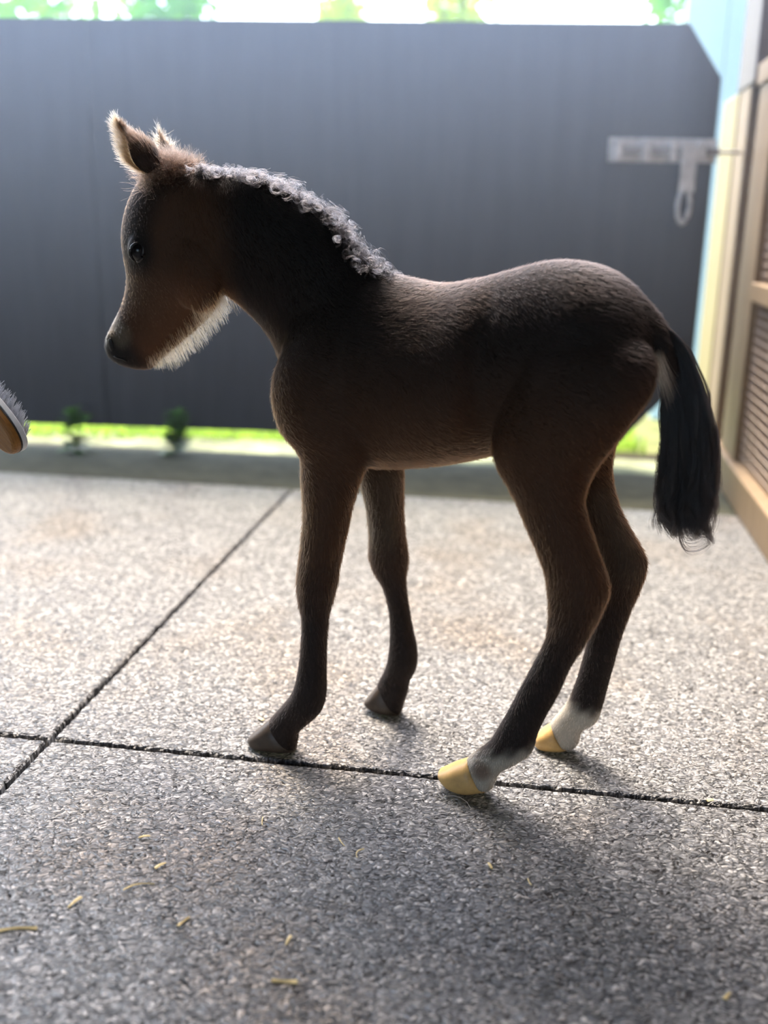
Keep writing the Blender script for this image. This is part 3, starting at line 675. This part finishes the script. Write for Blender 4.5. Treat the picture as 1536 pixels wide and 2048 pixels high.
if FUR:
    n = 260000
    P, Nn = sample(n); D = flow(P); zz = P[:, 2]
    L = .0085 * (.6 + .8 * rng.random(n)) * (1 - .45 * smooth01((.30 - zz) / .2))
    un_ = (P - np.array(FO)) @ fu; hm_ = smooth01((un_ - uz(440, 480)[0]) / .05); L *= 1 - .45 * hm_
    S = grow(P, Nn, D, L, rng.uniform(.12, .38, n) * (1 - .3 * hm_)); col = coat(P) * rng.uniform(.6, 1.7, (n, 1))
    hair_object('fur', S, .00016, FURM, np.clip(col, .003, .9))

    # ---- beard below the jaw, backlight put into its pale colour
    j0, j1 = np.array(uz(316, 722)), np.array(uz(456, 588)); jd = unit((j1 - j0)[None])[0]; jp = np.array([jd[1], -jd[0]])
    if jp[1] > 0: jp = -jp                                                # points down and back
    q = cod - np.array(FO); UZ = np.stack([q @ fu, q[:, 2]], 1); dd, tt = seg_dist(UZ, j0, j1)
    wv = ((dd < .012) & (np.abs(q @ fv) < .05)); wt = wv[ti].all(1) * np.clip(-(vn[ti].mean(1) @ (fu * jp[0] + fz * jp[1])) * -1, 0.02, 1)
    n = 1200; P, Nn = sample(n, wt); bd = fu * jp[0] + fz * jp[1]
    D = unit(np.tile(bd, (n, 1)) * 1.0 - fz * .25 + rng.normal(0, .10, (n, 3)))
    tb = seg_dist(np.stack([(P - np.array(FO)) @ fu, P[:, 2]], 1), j0, j1)[1]; L = .025 * (.4 + .7 * rng.random(n)) * (.35 + .65 * smooth01(tb / .14)); k = 5; S = np.empty((n, k, 3)); S[:, 0] = P - Nn * .001
    ph = rng.random(n) * 6.28
    for i in range(1, k):
        w = .0012 * math.sin(i * 1.7); S[:, i] = P + D * (L * i / (k - 1))[:, None] + fu * (w * np.sin(ph))[:, None] - fz * (.004 * (i / (k - 1)) ** 2)
    colb = np.array([.42, .28, .15]) * rng.uniform(.7, 1.35, (n, 1)); hair_object('beard', S, .00022, FURM, np.clip(colb, 0, .9))['label'] = 'beard hair coloured pale as if backlit'

    # ---- ears: fuzz outside, long pale fringe on the rims
    for (ev, nl, nw, ax), nn_ in ((EAR_N, 7000), (EAR_F, 900)):
        ev = np.array([tuple(p) for p in ev]).reshape(nl, nw, 3); cen = ev.mean(1)
        fi = rng.random(nn_) ** 1.0 * (nl - 1.01); fj = np.where(rng.random(nn_) < .55, rng.choice([0, nw - 1.01], nn_), rng.random(nn_) * (nw - 1.01))
        i0 = fi.astype(int); j0_ = fj.astype(int); P = ev[i0, j0_] + (ev[np.minimum(i0 + 1, nl - 1), j0_] - ev[i0, j0_]) * (fi - i0)[:, None] + (ev[i0, np.minimum(j0_ + 1, nw - 1)] - ev[i0, j0_]) * (fj - j0_)[:, None]
        Nn = unit(P - cen[i0]); rim = (fj < .02) | (fj > nw - 1.1)
        D = np.tile(np.array(ax), (nn_, 1)) - fz * .1; L = np.where(rim, .017, .010) * rng.uniform(.4, 1.5, nn_)
        S = grow(P, Nn, D, L, np.where(rim, 1.0, .5), 5, .5, .5)
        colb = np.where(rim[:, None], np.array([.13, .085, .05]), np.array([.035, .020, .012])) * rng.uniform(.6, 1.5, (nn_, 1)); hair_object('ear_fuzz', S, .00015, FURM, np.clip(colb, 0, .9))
    # ---- woolly tuft on the poll
    pc = np.array(uz(350, 325)); dd = np.linalg.norm(UZ - pc, axis=1); wt = np.clip(1.3 - dd[ti].mean(1) / .040, 0, 1) * (vn[ti].mean(1)[:, 2] > -.1)
    n = 5000; P, Nn = sample(n, wt); D = np.tile(fu * .35 + fz * .5, (n, 1)) + rng.normal(0, .5, (n, 3)); L = .027 * rng.uniform(.5, 1.3, n)
    S = grow(P, Nn, unit(D), L, rng.uniform(.5, 1.2, n), 7, 1.3, .7); colb = np.array([.03, .018, .012]) * rng.uniform(.5, 1.8, (n, 1)); hair_object('forelock', S, .00016, FURM, np.clip(colb, 0, .9))

    # ---- curly mane
    crest = [(392, 342), (430, 346), (480, 352), (540, 368), (600, 396), (650, 430), (690, 470), (722, 512), (755, 542), (790, 556)]
    CP = [np.array(body_pt(x, y, 0)) for x, y in crest]
    STR, COL = [], []
    nl_ = 360; k = 30
    for li in range(nl_):
        t = rng.random() * (len(CP) - 1); base = catmull(CP, t); tang = unit((catmull(CP, min(t + .05, len(CP) - 1.001)) - catmull(CP, max(t - .05, 0)))[None])[0]
        nrm = unit(np.cross(tang, fv)[None])[0]; nrm = nrm if nrm[2] > 0 else -nrm
        side = rng.normal(.25, .5); fq = t / (len(CP) - 1)
        root = base + fv * (.012 * rng.normal(0, 1)) - nrm * .008
        Lk = (.032 + .038 * fq) * rng.uniform(.55, 1.15) * (1 - .75 * max(0, (fq - .85) / .15))
        lean = unit((nrm * .9 + fv * side + tang * rng.normal(.25, .45))[None])[0]; cr = rng.uniform(.0035, .0085); fr = rng.uniform(5, 10) * rng.choice([-1, 1]); ph = rng.random() * 6.28
        a1 = unit(np.cross(lean, tang + .1)[None])[0]; a2 = np.cross(lean, a1)
        s = np.linspace(0, 1, k)
        cl = root + lean * (Lk * (s - .42 * s ** 2))[:, None] + (fv * .5 * np.sign(side + .2) + tang * .35 - nrm * .2) * (Lk * .45 * s ** 2)[:, None]
        env = np.minimum(1, s * 3) * cr
        cl = cl + a1 * (env * np.cos(fr * s * 1.6 + ph))[:, None] + a2 * (env * np.sin(fr * s * 1.6 + ph))[:, None]
        m = 9; off = rng.normal(0, .0009, (m, 1, 3)) * (.5 + s[None, :, None]); ln = rng.uniform(.75, 1.05, m)
        st = cl[None] + off + rng.normal(0, .0002, (m, k, 3)); st = root[None, None] + (st - root) * ln[:, None, None]
        STR.append(st); COL.append(np.tile(np.array([.008, .007, .007]), (m, 1)) * rng.uniform(.6, 1.7, (m, 1)))
    hair_object('mane', np.concatenate(STR), .00026, MANEM, np.concatenate(COL))['label'] = 'curly black mane'

    # ---- tail
    tl = [(1322, 650), (1352, 690), (1368, 760), (1376, 830), (1380, 900), (1377, 960), (1372, 1010), (1368, 1050), (1372, 1095)]
    TP = [np.array(body_pt(x, y, 0)) for x, y in tl]; WID = [.012, .024, .030, .033, .034, .034, .034, .030, .020]
    STR, COL = [], []; k = 26; nt2 = 420
    for li in range(nt2):
        s0 = rng.uniform(0, 4.2); s1 = min(7.4, rng.normal(6.2, .8)) if rng.random() < .85 else rng.uniform(s0 + 1.5, 6.5); s1 = max(s1, s0 + 1.2)
        ang = rng.random() * 6.283; rr = math.sqrt(rng.random()); S_ = np.linspace(s0, s1, k)
        cl = np.stack([catmull(TP, min(x, 7.999)) for x in S_]); wd = np.array([np.interp(x, range(9), WID) for x in S_]); g = np.linspace(0, 1, k)
        r_ = wd * (rr * np.minimum(1, .35 + g * 1.6))
        wv_ = .007 * g ** 1.5 * np.sin(g * rng.uniform(5, 11) + rng.random() * 6.28); wv2 = .006 * g ** 1.5 * np.cos(g * rng.uniform(5, 11) + rng.random() * 6.28)
        endc = np.clip((S_ - 6.2) / 1.8, 0, 1) ** 2; cdir = float(np.clip(rng.normal(-.1, .8), -1.2, 1.2))
        cl = cl + fu[None] * (math.cos(ang) * r_ + wv_ + endc * .022 * cdir)[:, None] + fv[None] * (math.sin(ang) * r_ * .8 + wv2)[:, None]
        m = 24; off = rng.normal(0, .0020, (m, 1, 3)) * (.4 + .8 * g[None, :, None]); st = cl[None] + off
        STR.append(st); COL.append(np.tile(np.array([.005, .0045, .005]), (m, 1)) * rng.uniform(.6, 1.6, (m, 1)))
    for pl_, sp, ns in (([(1350, 950), (1330, 1000), (1322, 1030), (1335, 1060), (1350, 1080)], .0035, 70), ([(1362, 960), (1358, 1040), (1362, 1085), (1375, 1104), (1400, 1103), (1418, 1090), (1420, 1072)], .0014, 26),
                       ([(1380, 960), (1385, 1030), (1400, 1055), (1420, 1070), (1424, 1086)], .0032, 80), ([(1395, 930), (1410, 985), (1425, 1002)], .0035, 60), ([(1370, 980), (1372, 1040), (1390, 1068), (1412, 1074), (1427, 1087)], .0024, 60),
                       ([(1345, 930), (1318, 985), (1315, 1020), (1328, 1046)], .0035, 80), ([(1340, 960), (1326, 1010), (1334, 1046), (1343, 1068)], .0025, 50), ([(1400, 900), (1418, 960), (1426, 1000)], .004, 60), ([(1365, 990), (1380, 1040), (1402, 1062), (1416, 1058)], .003, 60)):
        LP_ = [np.array(body_pt(x, y, 0)) for x, y in pl_]; g = np.linspace(0, 1, k)
        cl = np.stack([catmull(LP_, min(x, len(LP_) - 1.001)) for x in g * (len(LP_) - 1)]); st = cl[None] + rng.normal(0, sp, (ns, 1, 3)) * (1.2 - .6 * g[None, :, None]) + rng.normal(0, .004, (ns, 1, 1)) * fv * (1 - g[None, :, None])
        st = st[:, :1] + (st - st[:, :1]) * rng.uniform(.8, 1.0, (ns, 1, 1)); STR.append(st); COL.append(np.tile(np.array([.005, .0045, .005]), (ns, 1)))
    hair_object('tail', np.concatenate(STR), .00024, MANEM, np.concatenate(COL))['label'] = 'bushy black tail'
    # pale hairs beside the dock
    n = 150; g = np.linspace(0, 1, 8); a = np.array(body_pt(1316, 690, .012)); b_ = np.array(body_pt(1344, 800, .030))
    st = a + (b_ - a) * (g * 1.0)[None, :, None] * rng.uniform(.5, 1.1, (n, 1, 1)) + rng.normal(0, .0045, (n, 1, 3)) * (.4 + g[None, :, None]) + fv * (.012 * np.sin(g * 3.1))[None, :, None]
    hair_object('tail_root_hair', st, .00018, FURM, np.tile(np.array([.42, .38, .32]), (n, 1)) * rng.uniform(.5, 1.3, (n, 1)))['label'] = 'pale hair at the tail root'

# ------------------------------------------------------------------ grooming brush at the frame edge
b_end = at(40, 896, 1.36)
Aax = (_r * -.65 + _u * .76).normalized(); Nax = ((_r * .76 + _u * .65) * .80 + _F * .85).normalized(); Nax = (Nax - Aax * Nax.dot(Aax)).normalized(); Wax = Nax.cross(Aax)
brush = empty('grooming_brush'); BL, BW = .165, .058
bmx = Matrix((Aax, Wax, Nax)).transposed().to_4x4(); bmx.translation = b_end + Aax * (BL / 2 - .004); brush.matrix_world = bmx
tag(brush, 'oval grooming brush with pale bristles held up at the frame edge', 'brush')
def stadium(sc, z, bow=0.0, n=40):
    out = []
    for k in range(n):
        g = 2 * math.pi * k / n; x = math.copysign(abs(math.cos(g)) ** .62, math.cos(g)) * BL / 2 * (1 - (1 - sc) * BW / BL); y = math.copysign(abs(math.sin(g)) ** .9, math.sin(g)) * BW / 2 * sc; out.append((x, y, z))
    return out
def stack(name, rings, mat, parent):
    V = [p for r in rings for p in r]; n = len(rings[0]); Fc = []
    for i in range(len(rings) - 1):
        for k in range(n): k2 = (k + 1) % n; Fc.append((i * n + k, i * n + k2, (i + 1) * n + k2, (i + 1) * n + k))
    Fc.append(tuple(range(n))[::-1]); Fc.append(tuple((len(rings) - 1) * n + k for k in range(n)))
    return pydata(name, V, Fc, mat, parent, False)
BBK = stack('bristle_block', [stadium(.97, .0005), stadium(1, .0015), stadium(1, .0080), stadium(.97, .0092)], simple('brush_pale', (.62, .64, .66), .45, .4, 0, .06, 40), brush)
stack('rim_band', [stadium(.985, -.0022), stadium(.985, .0004)], simple('brush_black', (.015, .013, .013), .5, .4), brush)
stack('back', [stadium(.78, -.0135), stadium(.88, -.012), stadium(.95, -.0085), stadium(.975, -.0024)], wood_mat('brush_wood', (.20, .085, .018), (.34, .15, .03), (4, 40, 40), .4), brush)
paths = []; lean = Vector((-.10, 0, 1))
up_l = Vector((Vector((0, 0, 1)).dot(Aax), Vector((0, 0, 1)).dot(Wax), Vector((0, 0, 1)).dot(Nax)))
for k in range(1500):
    a = random.uniform(0, 6.283); r = math.sqrt(random.random()) * .90
    x = math.copysign(abs(math.cos(a)) ** .62, math.cos(a)) * BL / 2 * r; y = math.sin(a) * BW / 2 * r
    d = (Vector((0, 0, 1)) + up_l * .95 + Vector((random.gauss(0, .10), random.gauss(0, .10), 0))).normalized(); L_ = .022 * random.uniform(.7, 1.1)
    p = Vector((x, y, .009)); paths.append([p, p + d * L_ * .6, p + d * L_ + Vector((random.gauss(0, .001), random.gauss(0, .001), 0))])
Vv, Ff = tube_mesh(paths, .00055, 4, lambda q: 1 - .5 * q); o = pydata('bristles', Vv, Ff, simple('bristle', (.55, .56, .60), .4, .5), BBK); o['kind'] = 'stuff'

# ------------------------------------------------------------------ straw on the floor
def straw(px, py, L, w, ang, label, bend=.03, name='straw'):
    p = ground(px, py); V = []; n = 6; d = Vector((math.cos(ang), math.sin(ang), 0)); s = Vector((-d.y, d.x, 0))
    for i in range(n):
        t = i / (n - 1); c = d * (L * (t - .5)) + s * (bend * L * math.sin(t * math.pi)) + Vector((0, 0, .0012 + .0012 * math.sin(t * 2.5 + px)))
        ww = w * (.75 + .25 * math.sin(t * 3 + px)) / 2
        V += [c - s * ww, c + Vector((0, 0, w * .22)), c + s * ww, c + s * ww * .6 - Vector((0, 0, .0009)), c - s * ww * .6 - Vector((0, 0, .0009))]
    Fc = []
    for i in range(n - 1):
        for k in range(5): k2 = (k + 1) % 5; Fc.append((i * 5 + k, i * 5 + k2, (i + 1) * 5 + k2, (i + 1) * 5 + k))
    Fc += [(0, 1, 2, 3, 4), tuple((n - 1) * 5 + k for k in (4, 3, 2, 1, 0))]
    o = pydata(name, V, Fc, STRAW); o.location = (p.x, p.y, .0012); tag(o, label, 'straw', 'straw scraps on the rubber floor'); return o
for a in ((522, 1441, .012, .005, 2.3, 'pale straw chip behind the dark near fore hoof'), (289, 1677, .014, .004, .2, 'thin straw scrap below the joint crossing, uppermost of the scraps on that side'),
          (321, 1735, .016, .005, .9, 'broad straw chip between the joint crossing and the frame bottom'), (278, 1777, .036, .0025, .45, 'long thin brown stem lying on the near mat', .15),
          (150, 1808, .019, .005, 1.0, 'yellow straw scrap nearest above the big frayed straw'), (367, 1846, .019, .005, 1.1, 'forked pale straw scrap left of the bright yellow stalk piece'),
          (28, 1864, .048, .008, .22, 'large frayed straw piece at the lower left frame edge', .1), (577, 1884, .012, .004, 1.2, 'tiny white straw fleck above the bright yellow stalk piece'),
          (569, 1965, .026, .008, -.05, 'short thick bright yellow straw stalk near the frame bottom', .02), (525, 1644, .018, .0018, 1.65, 'fine straw needle pointing away below the near fore hoof'),
          (683, 1686, .016, .002, 2.1, 'fine slanted straw needle left of the curved blade, below the far fore hoof'), (721, 1709, .017, .0022, 1.1, 'thin curved straw blade in the middle of the near mat', .3),
          (980, 1735, .010, .004, 1.9, 'orange-brown straw chip beside the near hind leg shadow'), (1059, 1766, .012, .0025, 1.8, 'short straw sliver inside the near hind leg shadow'),
          (1420, 1604, .009, .006, .2, 'pale straw chip lying in the long mat joint'), (1454, 1995, .014, .006, .9, 'yellow straw scrap in the lower right corner')):
    straw(*a)
pts = [ground(x, y, .004) for x, y in ((880, 1596), (892, 1592), (908, 1591), (922, 1596), (934, 1604), (941, 1612))]
pts[0].z = pts[-1].z = .001
Vv, Ff = tube_mesh([pts], .0004, 5); o = pydata('loose_hair', Vv, Ff, HAIRW); tag(o, 'single curved pale hair on the floor by the near hind hoof', 'hair')
